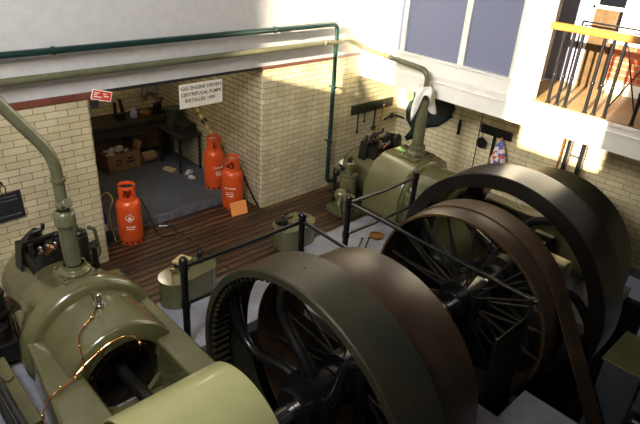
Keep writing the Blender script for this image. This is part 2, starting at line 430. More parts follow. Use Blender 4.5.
# ---- engines
def make_engine(x0, label, first=True):
    e = thing('gas_engine', label, 'engine', (x0, 0, 0))
    ol, op = M['olive'], M['olive_lit']
    # bed: two arms and deep base
    b = MB()
    b.prism([(-4.0, .0), (-.75, .0), (-.75, .30), (-1.0, .56), (-4.0, .56)], 'x', .3, .55)
    b.prism([(-.5, -1.1), (-.34, -1.1), (-.34, -4.0), (-.7 if first else -.56, -4.0), (-.7 if first else -.56, -2.9)], 'z', 0, .56)
    b.prism([(-.48, -.85), (-.3, -.85), (-.3, -1.12), (-.502, -1.12)], 'z', 0, .36)
    b.box((-.36, -4.0, -.05), (.36, -2.2, .014)); b.box((-.36, -.9, 0), (.36, -.5, .06))
    if not first: b.prism([(.0, .62), (.5, .62), (.78, .46), (.9, .25), (.9, -.25), (.78, -.46), (.5, -.62), (.0, -.62)], 'y', -1.62, -.95)
    b.build('bed_frame', ol, e, bev=.03)
    # jacket: fat barrel, tapering to the head at the wall end
    j = MB().lathe([(.02, -.18), (.28, -.19), (.35, -.22), (.385, -.3), (.39, -.82), (.42, -.95), (.515, -1.22), (.58, -1.42), (.6, -1.5), (.6, -1.58), (.585, -1.63), (.555, -1.655), (.5, -1.66)],
                   (0, 0, .33), (0, 1, 0), n=56)
    j.build('cylinder_jacket', ol, e, smooth=50)
    j = MB().lathe([(.505, -1.6), (.505, -2.19), (.495, -2.225), (.48, -2.235), (.345, -2.24), (.335, -2.22), (.33, -2.1)], (0, 0, .33), (0, 1, 0), n=56)
    jj = j.build('cylinder_end', ol, e, smooth=50)
    for k in range(10):
        a = 2*PI*k/10+.2
        q = (.3*math.cos(a), -2.2, .33+.3*math.sin(a))
        MB().cyl(q, (q[0], q[1]-.018, q[2]), .013, n=6).build('bolt', M['brass'], jj)
    MB().lathe([(.338, -2.2), (.27, -2.2), (.265, -2.21), (.25, -2.21), (.245, -2.1), (.245, -1.5)], (0, 0, .33), (0, 1, 0), n=48).build('liner', M['black_iron'], e)
    pi_ = MB().lathe([(.243, -1.55), (.243, -1.96), (.23, -1.97), (.2, -1.97), (.19, -1.6), (.0, -1.6)], (0, 0, .33), (0, 1, 0), n=40)
    pi_.build('piston', M['bronze'], e)
    MB().cyl((0, -1.62, .33), (0, -3.1, .36), .05, .06, n=20).build('connecting_rod', M['black_iron'], e)
    # crank and journal
    c = MB().cyl((-.75, AY, AZ), (.45, AY, AZ), .085, n=28); c.box((-.16, AY-.12, AZ-.25), (-.08, AY+.12, AZ+.2)); c.box((.08, AY-.12, AZ-.25), (.16, AY+.12, AZ+.2))
    c.build('crank', M['black_iron'], e)
    for s, n_ in ((-1, 0), (1, 1)):
        MB().cyl((s*.48-.1, AY, AZ), (s*.48+.1, AY, AZ), .13, n=28).build('main_bearing', M['bronze'], e, bev=.008)
    return e

def finish_engine(e, cover, pipe_top, big=False, lub=True):
    ol, op = M['olive'], M['olive_lit']
    # splash cover over the crank
    xa, xb, r, cy, cz, a0, a1, m = cover
    th = .018
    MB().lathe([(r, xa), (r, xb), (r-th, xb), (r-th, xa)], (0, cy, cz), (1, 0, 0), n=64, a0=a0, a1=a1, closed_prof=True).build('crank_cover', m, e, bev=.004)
    # base flange for exhaust pipe
    f = MB()
    f.lathe([(.0, .0), (.13, .0), (.14, .01), (.14, .03), (.12, .045), (.1, .055), (.09, .09)], (0, -1.37, .93), (0, 0, 1), n=32)
    f.prism([(-1.53, .84), (-1.22, .84), (-1.24, .935), (-1.51, .935)], 'x', -.15, .15)
    ff = f.build('exhaust_flange', ol, e, bev=.006)
    for sx in (-1, 1):
        for sy in (-1, 1): MB().cyl((sx*.125, -1.37+sy*.115, .93), (sx*.125, -1.37+sy*.115, .96), .014, n=6).build('nut', M['steel'], ff)
    # valve gear on the head
    v = MB(); dx, dz = .06, .1
    v.box((-.2, -.8, .6), (.16, -.45, .84)); v.cyl((-.06, -.6, .82), (-.06, -.6, .98), .065, n=16); v.cyl((.1, -.7, .82), (.1, -.7, .95), .05, n=16)
    v.box((-.24, -.7, .93), (.2, -.65, .975), rot=(0, .1, .2)); v.cyl((-.17, -.78, .8), (-.17, -.78, .99), .022)
    v.box((-.24, -.62, .62), (-.16, -.48, .9), rot=(0, .15, .1)); v.cyl((-.2, -.52, .86), (-.05, -.46, .93), .03)
    v.tube(smooth_path([(-.18, -.66, .9), (-.12, -.7, 1.06), (-.02, -.72, 1.07), (-.01, -.72, 1.13)], .04), .02, 8)
    v.sphere((-.06, -.6, 1.0), .045); v.sphere((.1, -.7, .96), .04)
    for q in range(5): v.cyl((-.16+.07*q, -.8, .78), (-.16+.07*q, -.825, .78), .016, n=6)
    v.build('valve_gear', M['black_iron'], e, bev=.006)
    s = MB()
    for q in range(5):
        xq = -.16+.07*q; s.tube([(xq+.02*math.cos(t*1.2), -.77+.02*math.sin(t*1.2), .845+t*.004) for t in range(20)], .006, 6)
    s.build('valve_spring', M['steel'], e)
    MB().cyl((-.05, -.79, .84), (.0, -.84, .93), .022, n=12).build('oil_cup', M['copper'], e)
    # gas valve block on the right of the head
    g = MB(); g.cyl((.2, -.66, .7), (.26, -.66, 1.0), .07, n=16); g.cyl((.3, -.75, .5), (.3, -.75, .92), .075, n=20); g.cyl((.25, -.75, .72), (.48, -.68, .72), .045, n=16)
    g.box((.22, -.86, .46), (.42, -.66, .6)); g.cyl((.38, -.86, .6), (.38, -.86, .8), .03); g.sphere((.3, -.75, .94), .07, sc=(1, 1, .6))
    g.build('gas_valve', M['olive_dark'], e, bev=.008)
    g = MB(); g.tube(smooth_path([(.42, -.7, .93), (.47, -.7, .9), (.49, -.72, .62), (.42, -.74, .56)], .05), .018, 10)
    g.sphere((.42, -.7, .935), .022); g.build('gas_lever', M['olive_pipe'], e)
    # side shaft and governor on the left
    g = MB(); g.cyl((-.78, -3.9 if not big else -1.9, .2), (-.78, -.42, .2), .025); g.build('side_shaft', M['black_iron'], e)
    g = MB(); g.box((-.72, -.78, .0), (-.5, -.45, .28)); g.cyl((-.62, -.58, .25), (-.62, -.58, .62), .07, n=18); g.cyl((-.62, -.58, .62), (-.62, -.58, .66), .11, n=24)
    g.cyl((-.68, -.72, .45), (-.52, -.72, .45), .05); g.sphere((-.72, -.5, .5), .055); g.sphere((-.52, -.66, .52), .05); g.cyl((-.7, -.46, .3), (-.7, -.46, .56), .03)
    if not big:
        g.cyl((-.56, -.95, .25), (-.56, -.95, .66), .05, n=16); g.sphere((-.56, -.95, .7), .06); g.sphere((-.68, -1.05, .5), .06); g.cyl((-.72, -.9, .3), (-.5, -1.05, .56), .03)
        g.cyl((-.62, -1.1, .1), (-.62, -1.1, .45), .06, n=16); g.tube(smooth_path([(-.68, -.8, .3), (-.74, -.82, .62), (-.62, -.9, .72), (-.55, -.95, .6)], .06), .018); g.box((-.75, -1.2, .1), (-.52, -.8, .3))
    gv = g.build('governor', M['black_iron'], e, bev=.006)
    MB().lathe([(.1, 0), (.105, .01), (.09, .025), (.03, .03)], (-.62, -.58, .66), n=24).build('governor_cap', M['sign_white'] if big else M['bronze'], gv)

e1 = make_engine(-3.19, 'olive green gas engine under the thick bent exhaust pipe beside the left brick pier')
finish_engine(e1, (-.47, .41, .56, -3.36, .36, -.35, PI+.1, M['olive_lit']), None)
e2 = make_engine(1.75, 'olive green gas engine in the wall corner beyond the iron railings', False)
finish_engine(e2, (-.3, .27, 1.03, AY, AZ, -.1, PI+.1, M['olive_dark']), None, big=True)  # dark cover colour paints in the shade over this engine
# tall ribbed gas pump on the near side of engine two
g = MB(); g.cyl((-.66, -.7, .0), (-.66, -.7, .5), .13, n=20); g.cyl((-.66, -.7, .5), (-.66, -.7, .56), .13, n=24); g.cyl((-.66, -.7, .66), (-.66, -.7, .74), .11, n=24); g.cyl((-.66, -.7, .56), (-.66, -.7, .66), .07)
g.cyl((-.66, -.7, .35), (-.95, -.8, .3), .07); g.sphere((-.9, -.8, .3), .11); g.cyl((-.9, -.95, .1), (-.9, -.95, .35), .09, n=16); g.box((-1.0, -1.02, 0), (-.6, -.6, .1))
g.cyl((-.9, -.8, .0), (-.9, -.8, .2), .07); g.tube(smooth_path([(-.95, -.85, .3), (-1.05, -.9, .25), (-1.05, -.95, .05)], .06), .035)
pu = g.build('gas_governor', M['olive'], e2, bev=.01)
MB().lathe([(.0, .0), (.04, .0), (.045, .005), (.075, .005), (.08, -.01)], (-.66, -.7, .745), n=24).build('dial', M['steel'], pu)
MB().cyl((-.66, -.7, .75), (-.66, -.7, .8), .035, n=14).build('knob', M['black'], pu)
MB().box((-.24, -1.55, .9), (.24, -1.2, .93)).build('saddle', M['olive'], e2, bev=.01)

# engine one lubrication
c = MB()
L = e1
c.cyl((0, -1.86, .82), (0, -1.86, .87), .05, n=20); c.cyl((0, -1.86, .87), (0, -1.86, .93), .022, n=14); c.sphere((0, -1.86, .94), .026)
lb = c.build('lubricator', M['steel'], L, bev=.004)
MB().tube([(-.03, -1.83, .86), (-.04, -1.83, .97), (-.01, -1.85, .985), (.0, -1.86, .95)], .007, 8).build('bail', M['steel'], lb)
c = MB()
c.tube(smooth_path([(-.03, -1.88, .87), (-.12, -1.97, .84), (-.2, -2.0, .81), (-.27, -2.05, .79), (-.31, -2.14, .765), (-.335, -2.25, .73), (-.34, -2.28, .64), (-.6, -2.34, .59), (-.72, -2.38, .5), (-.72, -2.55, .38)], .03, 4), .0065, 8)
c.build('copper_pipe', M['copper'], L)
c = MB()
c.tube(smooth_path([(-.68, -2.36, .58), (-.5, -2.31, .58), (-.3, -2.25, .66), (-.12, -2.25, .75), (.02, -2.26, .77), (.1, -2.29, .73), (.12, -2.3, .58)], .04, 4), .0065, 8)
c.build('copper_pipe', M['copper'], L)
for q in ((-.12, -1.97, .84), (-.3, -2.14, .745), (-.42, -2.3, .61), (-.54, -2.32, .6), (-.2, -2.25, .71), (.12, -2.3, .66), (-.72, -2.4, .49), (-.72, -2.5, .42)): MB().sphere(q, .017, 10).build('pipe_union', M['brass'], L)
c = MB()
for k in range(4): c.lathe([(.012, 0), (.02, .01), (.02, .03), (.012, .04), (.012, .055)], (-.73, -2.46-.07*k, .4-.02*k), n=12)
c.build('drip_valve', M['brass'], L)
c = MB().box((-.9, -2.85, .3), (-.71, -2.5, .36)); c.box((-.85, -2.7, .0), (-.76, -2.6, .3)); c.build('drip_tray', M['black_iron'], L, bev=.006)
c = MB().box((-.82, -2.3, .3), (-.7, -1.4, .36)); c.cyl((-.76, -1.7, .36), (-.76, -1.7, .38), .045); c.box((-.78, -2.0, 0), (-.74, -1.95, .3)); c.box((-.78, -1.5, 0), (-.74, -1.45, .3)); c.build('shaft_guard', M['olive'], L, bev=.012)

# exhaust pipes
p = thing('exhaust_pipe', 'thick olive exhaust pipe with a bend rising in front of the left brick pier', 'pipe', (-3.19, -1.37, 1.02))
MB().tube([(0, 0, 0), (-.01, 0, .5)], .072, 28).build('lower_pipe', M['olive_pipe'], p)
MB().lathe([(.072, .4), (.088, .4), (.088, .5), (.075, .52), (.055, .53)], (-.01, 0, 0), n=28).build('collar', M['olive_pipe'], p)
MB().sphere((-.01, .0, .58), .058, 20).build('joint', M['olive_pipe'], p)
MB().cyl((0, -.02, .58), (.0, -.11, .64), .042, n=18).build('drain_plug', M['olive_pipe'], p, bev=.006)
MB().tube(smooth_path([(-.01, 0, .56), (-.015, .0, 1.02), (-.34, 0, 1.52), (-1.1, .0, 2.7)], .16, 10), .047, 24).build('upper_pipe', M['olive_pipe'], p)
c = MB(); c.cyl((-.012, 0, .8), (-.012, 0, .83), .06); c.build('pipe_ring', M['olive_pipe'], p)
p = thing('exhaust_pipe', 'olive exhaust pipe rising from the far engine with a white rag on it', 'pipe', (1.75, -1.37, 1.02))
MB().tube([(0, 0, 0), (-.0, 0, .72)], [.085, .075], 28).build('lower_pipe', M['olive_pipe'], p)
MB().lathe([(.08, .0), (.12, .0), (.12, .04), (.08, .05)], (0, 0, 0), n=28).build('collar', M['olive_pipe'], p)

# ---- wheels ----------------------------------------------------------------
def rim_profile(ri, ro, w, lip=.0):
    return [(ri, 0), (ro-.012, 0), (ro, .012), (ro, w-.012), (ro-.012, w), (ri, w)]
def s_spoke(a, r0, r1, x, bulge, rad):
    pts = []
    for i in range(17):
        t = i/16; r = r0+(r1-r0)*t
        da = bulge*math.sin(PI*t*.95)
        pts.append((x, r*math.cos(a+da), r*math.sin(a+da)))
    return MB().tube(pts, [rad*(1.15-.3*math.sin(PI*i/16)) for i in range(17)], 12)
def flywheel(label, x, w, ro, ri, m, nsp, bulge, rad, group=None, teeth=False, a00=0.):
    f = thing('flywheel', label, 'flywheel', (x, AY, AZ))
    MB().lathe(rim_profile(ri, ro, w), (0,0,0), (1,0,0), n=128, closed_prof=True).build('rim', m, f, smooth=35)
    if teeth:
        t = MB(); n = 96
        for k in range(n):
            a = 2*PI*k/n; b = MB().box((.03, ri-.04, -.012), (.2, ri+.004, .012), rot=(0, 0, .0))
            ca, sa = math.cos(a), math.sin(a)
            t.add([(v[0], v[1]*ca-v[2]*sa, v[1]*sa+v[2]*ca) for v in b.v], b.f)
        t.build('barring_teeth', m, f, smooth=0)
    hb = MB().lathe([(.09, w*.5-.2), (.18, w*.5-.2), (.2, w*.5-.18), (.2, w*.5-.08), (.27, w*.5-.06), (.27, w*.5+.06), (.2, w*.5+.08), (.2, w*.5+.2), (.09, w*.5+.2)], (0,0,0), (1,0,0), n=48, closed_prof=True)
    hb.build('hub', M['black'], f, smooth=35)
    for k in range(nsp): s_spoke(a00+2*PI*k/nsp, .22, ri+.02, w*.5, bulge, rad).build('spoke', M['black'], f)
    return f
def belt_pulley(label, x, w, ro, m, nsp, sr, edge=True):
    f = thing('belt_pulley', label, 'pulley', (x, AY, AZ))
    ri = ro-.03
    MB().lathe([(ri, .0), (ro-.006, 0), (ro, .01), (ro+.012, w*.5), (ro, w-.01), (ro-.006, w), (ri, w), (ri-.05, w*.5)], (0,0,0), (1,0,0), n=128, closed_prof=True).build('rim', m, f, smooth=35)
    MB().lathe([(ri, -.004), (ro-.004, -.004), (ro-.0, .006), (ri, .006)], (0,0,0), (1,0,0), n=128, closed_prof=True).build('rim_highlight', M['rim_highlight'], f, smooth=35)  # thin bright ring, a highlight painted along the near edge
    MB().lathe([(.09, -.02), (.17, -.02), (.17, .1), (.24, .1), (.24, w-.1), (.17, w-.1), (.17, w+.02), (.09, w+.02)], (0,0,0), (1,0,0), n=40, closed_prof=True).build('hub', M['black'], f, smooth=35)
    for k in range(nsp):
        a = 2*PI*k/nsp
        xx = (w*.3 if k % 2 else w*.72); h0 = a+.25*(1 if k % 4 < 2 else -1)*.6
        MB().cyl((w*.35 if k % 2 else w*.65, .22*math.cos(h0), .22*math.sin(h0)), (xx, ri*math.cos(a), ri*math.sin(a)), sr, n=8).build('spoke', M['spoke_iron'], f)
    return f
flywheel('great oil-stained flywheel with notched inner rim, nearest beside the pale green engine cover', -2.38, .45, 1.24, 1.17, M['rim_green'], 6, -.5, .056, teeth=True, a00=.5)
belt_pulley('broad brown belt pulley close against the notched flywheel', -1.89, .6, 1.06, M['rim_brown'], 32, .014)
belt_pulley('spoked brown belt pulley carrying the leather belt', -.13, .5, 1.035, M['rim_brown'], 36, .014)
flywheel('tall black flywheel behind the belt pulley, nearest the right wall', .58, .48, 1.29, 1.13, M['rim_dark'], 6, -.5, .05, a00=.2)
# shafts
s = MB().cyl((0, 0, 0), (1.82, 0, 0), .085, n=32); s = s.build('crankshaft', M['steel'], loc=(-2.72, AY, AZ)); tag(s, 'steel crankshaft carrying the nearer flywheel and its brown pulley', 'shaft')
s = MB().cyl((0, 0, 0), (1.38, 0, 0), .085, n=32); s = s.build('crankshaft', M['steel'], loc=(-.4, AY, AZ)); tag(s, 'steel crankshaft through the hub of the farther spoked pulley', 'shaft')
def pedestal(x, label, zb_=.012):
    f = thing('pedestal_bearing', label, 'bearing', (x, AY, .0))
    MB().prism([(-.3, zb_), (.3, zb_), (.2, zb_+.08), (.13, AZ), (-.13, AZ), (-.2, zb_+.08)], 'x', -.09, .09).build('pedestal', M['black'], f, bev=.01)
    MB().lathe([(.09, -.1), (.15, -.1), (.16, -.07), (.16, .07), (.15, .1), (.09, .1)], (0, 0, AZ), (1,0,0), n=32, closed_prof=True).build('bearing_cap', M['black'], f)
    MB().cyl((0, 0, AZ+.15), (0, 0, AZ+.23), .022).build('oil_cup', M['brass'], f)
pedestal(-.98, 'black pedestal bearing at the end of the nearer crankshaft')
pedestal(-.41, 'black pedestal bearing in front of the farther spoked pulley', -1.7)

# belt
def belt():
    t = .008; r = 1.035+.014; bw = .27; x0 = .09
    # leaves the pulley at angle a (cos along y, sin along z)
    a = math.radians(149); d = Vector((0, -math.sin(a), math.cos(a)))       # tangent heading -y, down
    pts = []
    p0 = Vector((0, AY+r*math.cos(a), AZ+r*math.sin(a))); q = p0+Vector((0, -.5, -.87)).normalized()*2.1
    n = 60; low = math.radians(-40)
    pts.append(q)
    for i in range(n+1):
        b = a+(low-a)*i/n; pts.append(Vector((0, AY+r*math.cos(b), AZ+r*math.sin(b))))
    pts.append(pts[-1]+Vector((0, -.66, -.75)).normalized()*1.25)
    mb = MB(); k = len(pts); vs = []
    for i, p in enumerate(pts):
        if i == 0: dd = (pts[1]-pts[0])
        elif i == k-1: dd = pts[-1]-pts[-2]
        else: dd = pts[i+1]-pts[i-1]
        dd.normalize(); nrm = Vector((0, -dd.z, dd.y))
        for sx in (0, bw):
            for st in (0, t): vs.append((x0+sx, p.y+nrm.y*st, p.z+nrm.z*st))
    fs = []
    for i in range(k-1):
        o = i*4; e = o+4
        fs += [(o, e, e+1, o+1), (o+2, o+3, e+3, e+2), (o, o+2, e+2, e), (o+1, e+1, e+3, o+3)]
    fs += [(0, 1, 3, 2), (4*(k-1), 4*(k-1)+2, 4*(k-1)+3, 4*(k-1)+1)]
    o = mb.add(vs, fs).build('drive_belt', M['leather'], smooth=40)
    tag(o, 'flat brown leather drive belt coming down from the spoked pulley', 'belt')
belt()

# sheet guard in front of the spoked pulley
g = MB()
def leaf(x, t, poly): g.prism(poly, 'x', x, x+t)
g.prism([(-.72, 0), (-.1, 0), (.86, 0)], 'y', 0, 0.001) if False else None
g.box((-.56, -.006, -.6), (-.0, .006, .72)); g.cyl((0, 0, -1.7), (0, 0, .92), .02); g.cyl((-.56, 0, -.6), (-.56, 0, .74), .012); g.cyl((-.56, 0, .72), (0, 0, .72), .01)
o = g.build('sheet_guard', M['olive_dark'], loc=(-.2, -4.25, .012)); tag(o, 'dark olive sheet metal guard standing before the lower spokes', 'guard')

# ---- railings --------------------------------------------------------------
def railing(label, x0, x1, y0, yend, extra=False):
    f = thing('iron_railing', label, 'railing', (x0, y0, .012), group=None)
    W_ = x1-x0; hh = .95
    posts = [(0, 0), (W_, 0)]
    if yend and not extra: posts.append((W_, yend))
    for x, y in posts:
        pm = MB().cyl((x, y, 0), (x, y, hh), .036, n=20); pm.cyl((x, y, 0), (x, y, .02), .06)
        pm.cyl((x, y, hh-.06), (x, y, hh+.01), .045); pm.cyl((x, y, .46), (x, y, .54), .045)
        pp = pm.build('post', M['black'], f)
        MB().sphere((x, y, hh+.035), .045, 16).build('finial', M['black'], pp)
    for z in (.5, hh-.03):
        MB().tube([(0, 0, z), (W_*.5, 0, z-.012), (W_, 0, z)], .021, 12).build('rail', M['black'], f)
        if yend:
            x = 0 if extra else W_
            if extra and z < .6: continue
            MB().tube([(x, 0, z), (x, yend, z-.03)], .021, 12).build('rail', M['black'], f)
    return f
railing('black iron railing round the notched flywheel, starting beside the small plated oil tank', -2.4, -.93, -1.9, -1.0)
railing('black iron railing between the spoked pulley and the far engine', -.2, 1.07, -1.9, -2.4, extra=True)
# heavy dark handrail at bottom left
f = thing('iron_railing', 'black handrail running down past the outer side of the nearest engine', 'railing', (-4.1, -1.5, .012))
for y in (0, -1.9):
    pp = MB().cyl((0, y, 0), (0, y, .85), .036, n=18).build('post', M['black'], f); MB().sphere((0, y, .88), .045).build('finial', M['black'], pp)
for z in (.45, .83): MB().cyl((0, .0, z), (0, -3.0, z), .028, n=14).build('rail', M['black'], f)

# ---- oil tanks -------------------------------------------------------------
def oil_tank(label, x, y, r, h, rz, detail):
    f = thing('oil_tank', label, 'oil tank', (x, y, 0), rz)
    # rounded-end oblong tank
    poly = [(r*math.cos(a)-.0, r*math.sin(a)) for a in [PI/2+PI*i/12 for i in range(13)]]
    ln = detail['len']; poly += [(ln+r*math.cos(a), r*math.sin(a)) for a in [-PI/2+PI*i/12 for i in range(13)]]
    MB().prism(poly, 'z', 0, h).build('tank', M['olive'], f, bev=.012)
    MB().prism([(p[0]*1.02, p[1]*1.04) for p in poly], 'z', h-.02, h+.006).build('lid', M['olive'], f, bev=.004)
    return f
t = oil_tank('small olive oil tank with a tan plate and copper rod beside the first railing post', -2.13, -1.2, .17, .33, .12, dict(len=.36))
MB().cyl((-.02, .0, .3), (-.02, .0, .42), .012, n=12).build('dip_rod', M['copper'], t)
MB().lathe([(.012, .42), (.024, .425), (.024, .445), (.012, .45), (0, .45)], (-.02, 0, 0), n=16).build('rod_cap', M['copper'], t)
c = MB().box((.1, .02, .4), (.27, .17, .43), rot=(0, 0, .3)); c.build('wooden_plate', M['tan'], t, bev=.003)
MB().box((.12, .03, .3), (.25, .16, .4), rot=(0, 0, .3)).build('plate_bracket', M['black'], t)
c = MB().cyl((.38, .02, .3), (.38, .02, .44), .03, n=14); c.cyl((.3, .02, .36), (.5, .02, .36), .018); c.sphere((.38, .02, .46), .04); c.lathe([(.05, 0), (.055, .008), (.05, .016), (.045, .008)], (.38, .02, .42), closed_prof=True, n=20)
c.build('tap', M['black_iron'], t)
c = MB().cyl((.2, -.09, .3), (.2, -.09, .33), .03); c.build('filler_cap', M['black_iron'], t)
t = oil_tank('small round olive oil tank on the boards behind the middle railing post', -.36, -1.02, .2, .3, .05, dict(len=.22))
c = MB().cyl((-.03, .05, .3), (-.03, .05, .38), .06, n=16); c.cyl((-.12, .04, .36), (.12, .06, .36), .02); c.sphere((-.12, .05, .37), .045); c.lathe([(.06, 0), (.066, .008), (.06, .016), (.052, .008)], (.02, .1, .42), closed_prof=True, n=20); c.cyl((.02, .1, .3), (.02, .1, .43), .014)
c.build('tap', M['black_iron'], t)
c = MB().cyl((.24, -.02, .3), (.24, -.02, .33), .05, n=18); c.cyl((.3, .08, .3), (.3, .08, .33), .03); c.build('filler_cap', M['black_iron'], t)
MB().box((.06, -.08, .33), (.15, -.04, .36), rot=(0, 0, .5)).build('bright_lever', M['steel'], t, bev=.004)
# loose tools on the slab
for x, y, a, l in ((.42, -1.62, .55, .3), (.52, -1.66, .55, .26)):
    o = MB().box((-l/2, -.008, 0), (l/2, .008, .012)).add(*(lambda m: (m.v, m.f))(MB().cyl((l/2, 0, 0), (l/2, 0, .014), .02, n=8))).build('spanner', M['black_iron'], loc=(x, y, .012))
    o.rotation_euler = (0, 0, a); tag(o, 'thin dark spanner, the %s of two lying on the grey slab behind the railing' % ('longer' if l > .28 else 'shorter'), 'spanner', 'spanners on the slab')
o = MB(); o.lathe([(.0, 0), (.09, 0), (.1, .012), (.1, .03), (.09, .03), (.085, .016), (0, .014)], n=24); o = o.build('oil_dish', M['bronze'], loc=(.75, -1.62, .012)); tag(o, 'shallow brown oil dish on the grey slab before the far engine', 'dish')

# ---- gas cylinders ---------------------------------------------------------
def wrap(r, z0, ang):
    def xf(co): 
        a = ang+co.x/r; rr = r+co.z
        return Vector((rr*math.cos(a), rr*math.sin(a), z0+co.y))
    return xf
def gas_cylinder(name_label, loc, rz, front, hasdiamond=True, hh=.8):
    f = thing('gas_cylinder', name_label, 'gas cylinder', loc, rz, None)
    r = .155; s = hh/.8
    MB().lathe([(.0, .03), (.12, .03), (.145, .05), (r, .085), (r, .5*s), (.148, .55*s), (.125, .592*s), (.09, .615*s), (.0, .622*s)], n=40).build('body', M['orange'], f, smooth=60)
    ft = MB().lathe([(.13, .0), (.138, .0), (.138, .07), (.13, .07)], n=40, closed_prof=True); fo = ft.build('foot_ring', M['orange'], f)
    for k in range(5):
        a = front+(k-2)*.55; c = MB()
        c.prism([(-.028, .012), (.028, .012), (.02, .034), (-.02, .034)], 'x', .1385, .1415)
        ca, sa = math.cos(a), math.sin(a)
        c.v = [(v[0]*ca-v[1]*sa, v[0]*sa+v[1]*ca, v[2]) for v in c.v]
        c.build('foot_slot', M['soot'], fo)
    # shroud: ring with front window made from two bands and posts
    z0 = .59*s; z1 = .8*s; R0 = .105
    sh = MB()
    def band(za, zb, a0, a1, n=28): sh.lathe([(R0-.006, za), (R0, za), (R0, zb), (R0-.006, zb)], n=n, a0=a0, a1=a1, closed_prof=True)
    band(z1-.045, z1, front-.75, front+2*PI-.7501)
    band(z0, z0+.06, 0, 2*PI)
    band(z0+.05, z1-.02, front+.55, front+2.2); band(z0+.05, z1-.02, front-2.2, front-.55)
    sh.build('shroud', M['orange'], f, bev=.003, smooth=50)
    v = MB(); v.cyl((0, 0, z0-.0), (0, 0, z0+.09), .022); d = (math.cos(front), math.sin(front)); v.cyl((0, 0, z0+.07), (d[0]*.07, d[1]*.07, z0+.07), .018); v.cyl((0, 0, z0+.09), (0, 0, z0+.13), .034)
    v.build('valve', M['brass'], f)
    if hasdiamond:
        dm = MB(); q = .06; w_ = .008
        for (a, b), (c_, e) in (((q, 0), (0, q)), ((0, q), (-q, 0)), ((-q, 0), (0, -q)), ((0, -q), (q, 0))):
            ps = [(a+(c_-a)*t/4, b+(e-b)*t/4) for t in range(5)]
            pts = [wrap(r+.002, .4*s, front)(Vector((x, y, 0))) for x, y in ps]; dm.tube(pts, .0035, 6)
        pts = [wrap(r+.002, .4*s, front)(Vector((x, y, 0))) for x, y in ((-.018, -.03), (.018, -.03), (.022, -.005), (.0, .03), (-.02, 0))]
        dm.add(pts, [(0, 1, 2, 3, 4)])
        dm.build('hazard_diamond', M['white_mark'], f)
    lettering('lettering', 'PROPANE', .038 if not hasdiamond else .026, M['white_mark'], f, wrap(r+.001, (.27 if hasdiamond else .36)*s, front))
    bars = MB()
    for k, (w1, dz) in enumerate(((.05, .3), (.06, .27), (.045, .24)) if not hasdiamond else ((.05, .24),)):
        a, b = -w1, w1; pts = [wrap(r+.002, dz*s, front)(Vector((a+(b-a)*t/6, 0, 0))) for t in range(7)]
        bars.tube(pts, .0035, 6)
    bars.build('small_print', M['white_mark'], f)
    return f
F1 = math.atan2(-5.8-.3, -4.6+1.88); F3 = math.atan2(-6.1, -4.3)
gas_cylinder('orange gas cylinder standing alone by the left brick pier with a white hazard diamond', (-1.89, .3, 0), 0, F1)
gas_cylinder('orange gas cylinder at the foot of the right pier with the orange card before it', (-.3, .3, 0), 0, F3-.25, hasdiamond=False)
gas_cylinder('orange gas cylinder on the recess step, behind the one with the card', (-.25, .84, .12), 0, F3+.5, hasdiamond=False)
c = MB().box((-.13, 0, 0), (.13, .006, .2)); c = c.build('notice_card', M['orange_card'], loc=(-.36, .03, .0)); c.rotation_euler = (-.33, -.0, -.12)
tag(c, 'fluorescent orange card leaning on the foot of a gas cylinder', 'card')
# hoses
c = MB().tube(smooth_path([(-1.72, .3, .55), (-1.66, .2, .3), (-1.62, .1, .03), (-1.35, .05, .015), (-1.3, .3, .015), (-1.45, .4, .015)], .12, 8), .009, 8).build('gas_hose', M['black'])
tag(c, 'thin black hose trailing on the boards round the lone gas cylinder', 'hose')
c = MB().tube([(-.04, -.0, .02), (-.05, .2, .22), (-.055, .42, .48), (-.06, .52, .62)], .014, 8).build('gas_hose', M['black']); tag(c, 'black hose down the brick corner behind the cylinders', 'hose')
c = thing('fire_extinguisher', 'slim blue extinguisher against the left edge of the recess', 'extinguisher', (-2.2, .42, 0))
MB().lathe([(0, 0), (.055, 0), (.06, .01), (.06, .42), (.04, .48), (.02, .5), (0, .5)], n=24).build('body', M['blue'], c)
MB().lathe([(.0612, .2), (.0615, .3)], n=24, a0=PI, a1=2*PI).build('band', M['white_mark'], c)
v = MB().cyl((0, 0, .5), (0, 0, .55), .018); v.box((-.01, -.09, .55), (.01, .03, .565)); v.build('valve', M['brass'], c)
c = MB().tube(smooth_path([(-2.22, .45, .6), (-2.1, .42, .72), (-2.02, .42, .6), (-2.12, .4, .4), (-2.08, .36, .02)], .08), .008, 8).build('coiled_hose', M['tan']); tag(c, 'thin yellow hose hanging beside the blue extinguisher', 'hose')

# ---- signs -----------------------------------------------------------------
s = thing('hanging_sign', 'white sign about gas engine driven pumps hanging at the recess lintel', 'sign', (-.985, -.05, 1.75))
MB().box((-.3, -.006, 0), (.3, .006, .29)).build('board', M['sign_white'], s, bev=.002)
MB().box((.3, -.004, -.005), (.308, .008, .29)).build('edge', M['soot'], s)
def front(x, z, dy=-.0065): return lambda co: Vector((x+co.x, dy-co.z, z+co.y))
for k, (tx, sz) in enumerate((('GAS ENGINE DRIVEN', .06), ('CENTRIFUGAL PUMPS', .058), ('INSTALLED 1909', .058))):
    lettering('lettering', tx, sz, M['ink'], s, front(.0 if k < 2 else -.02, .235-.075*k), depth=.0006)
s = thing('warning_sign', 'small red sign with white writing at the top of the left pier', 'sign', (-2.2, -.03, 2.05))
MB().box((-.11, -.004, -.055), (.11, .004, .055), rot=(0, .3, 0)).build('border', M['white_mark'], s)
MB().box((-.1, -.006, -.045), (.1, .003, .045), rot=(0, .3, 0)).build('plate', M['red_sign'], s)
mk = MB()
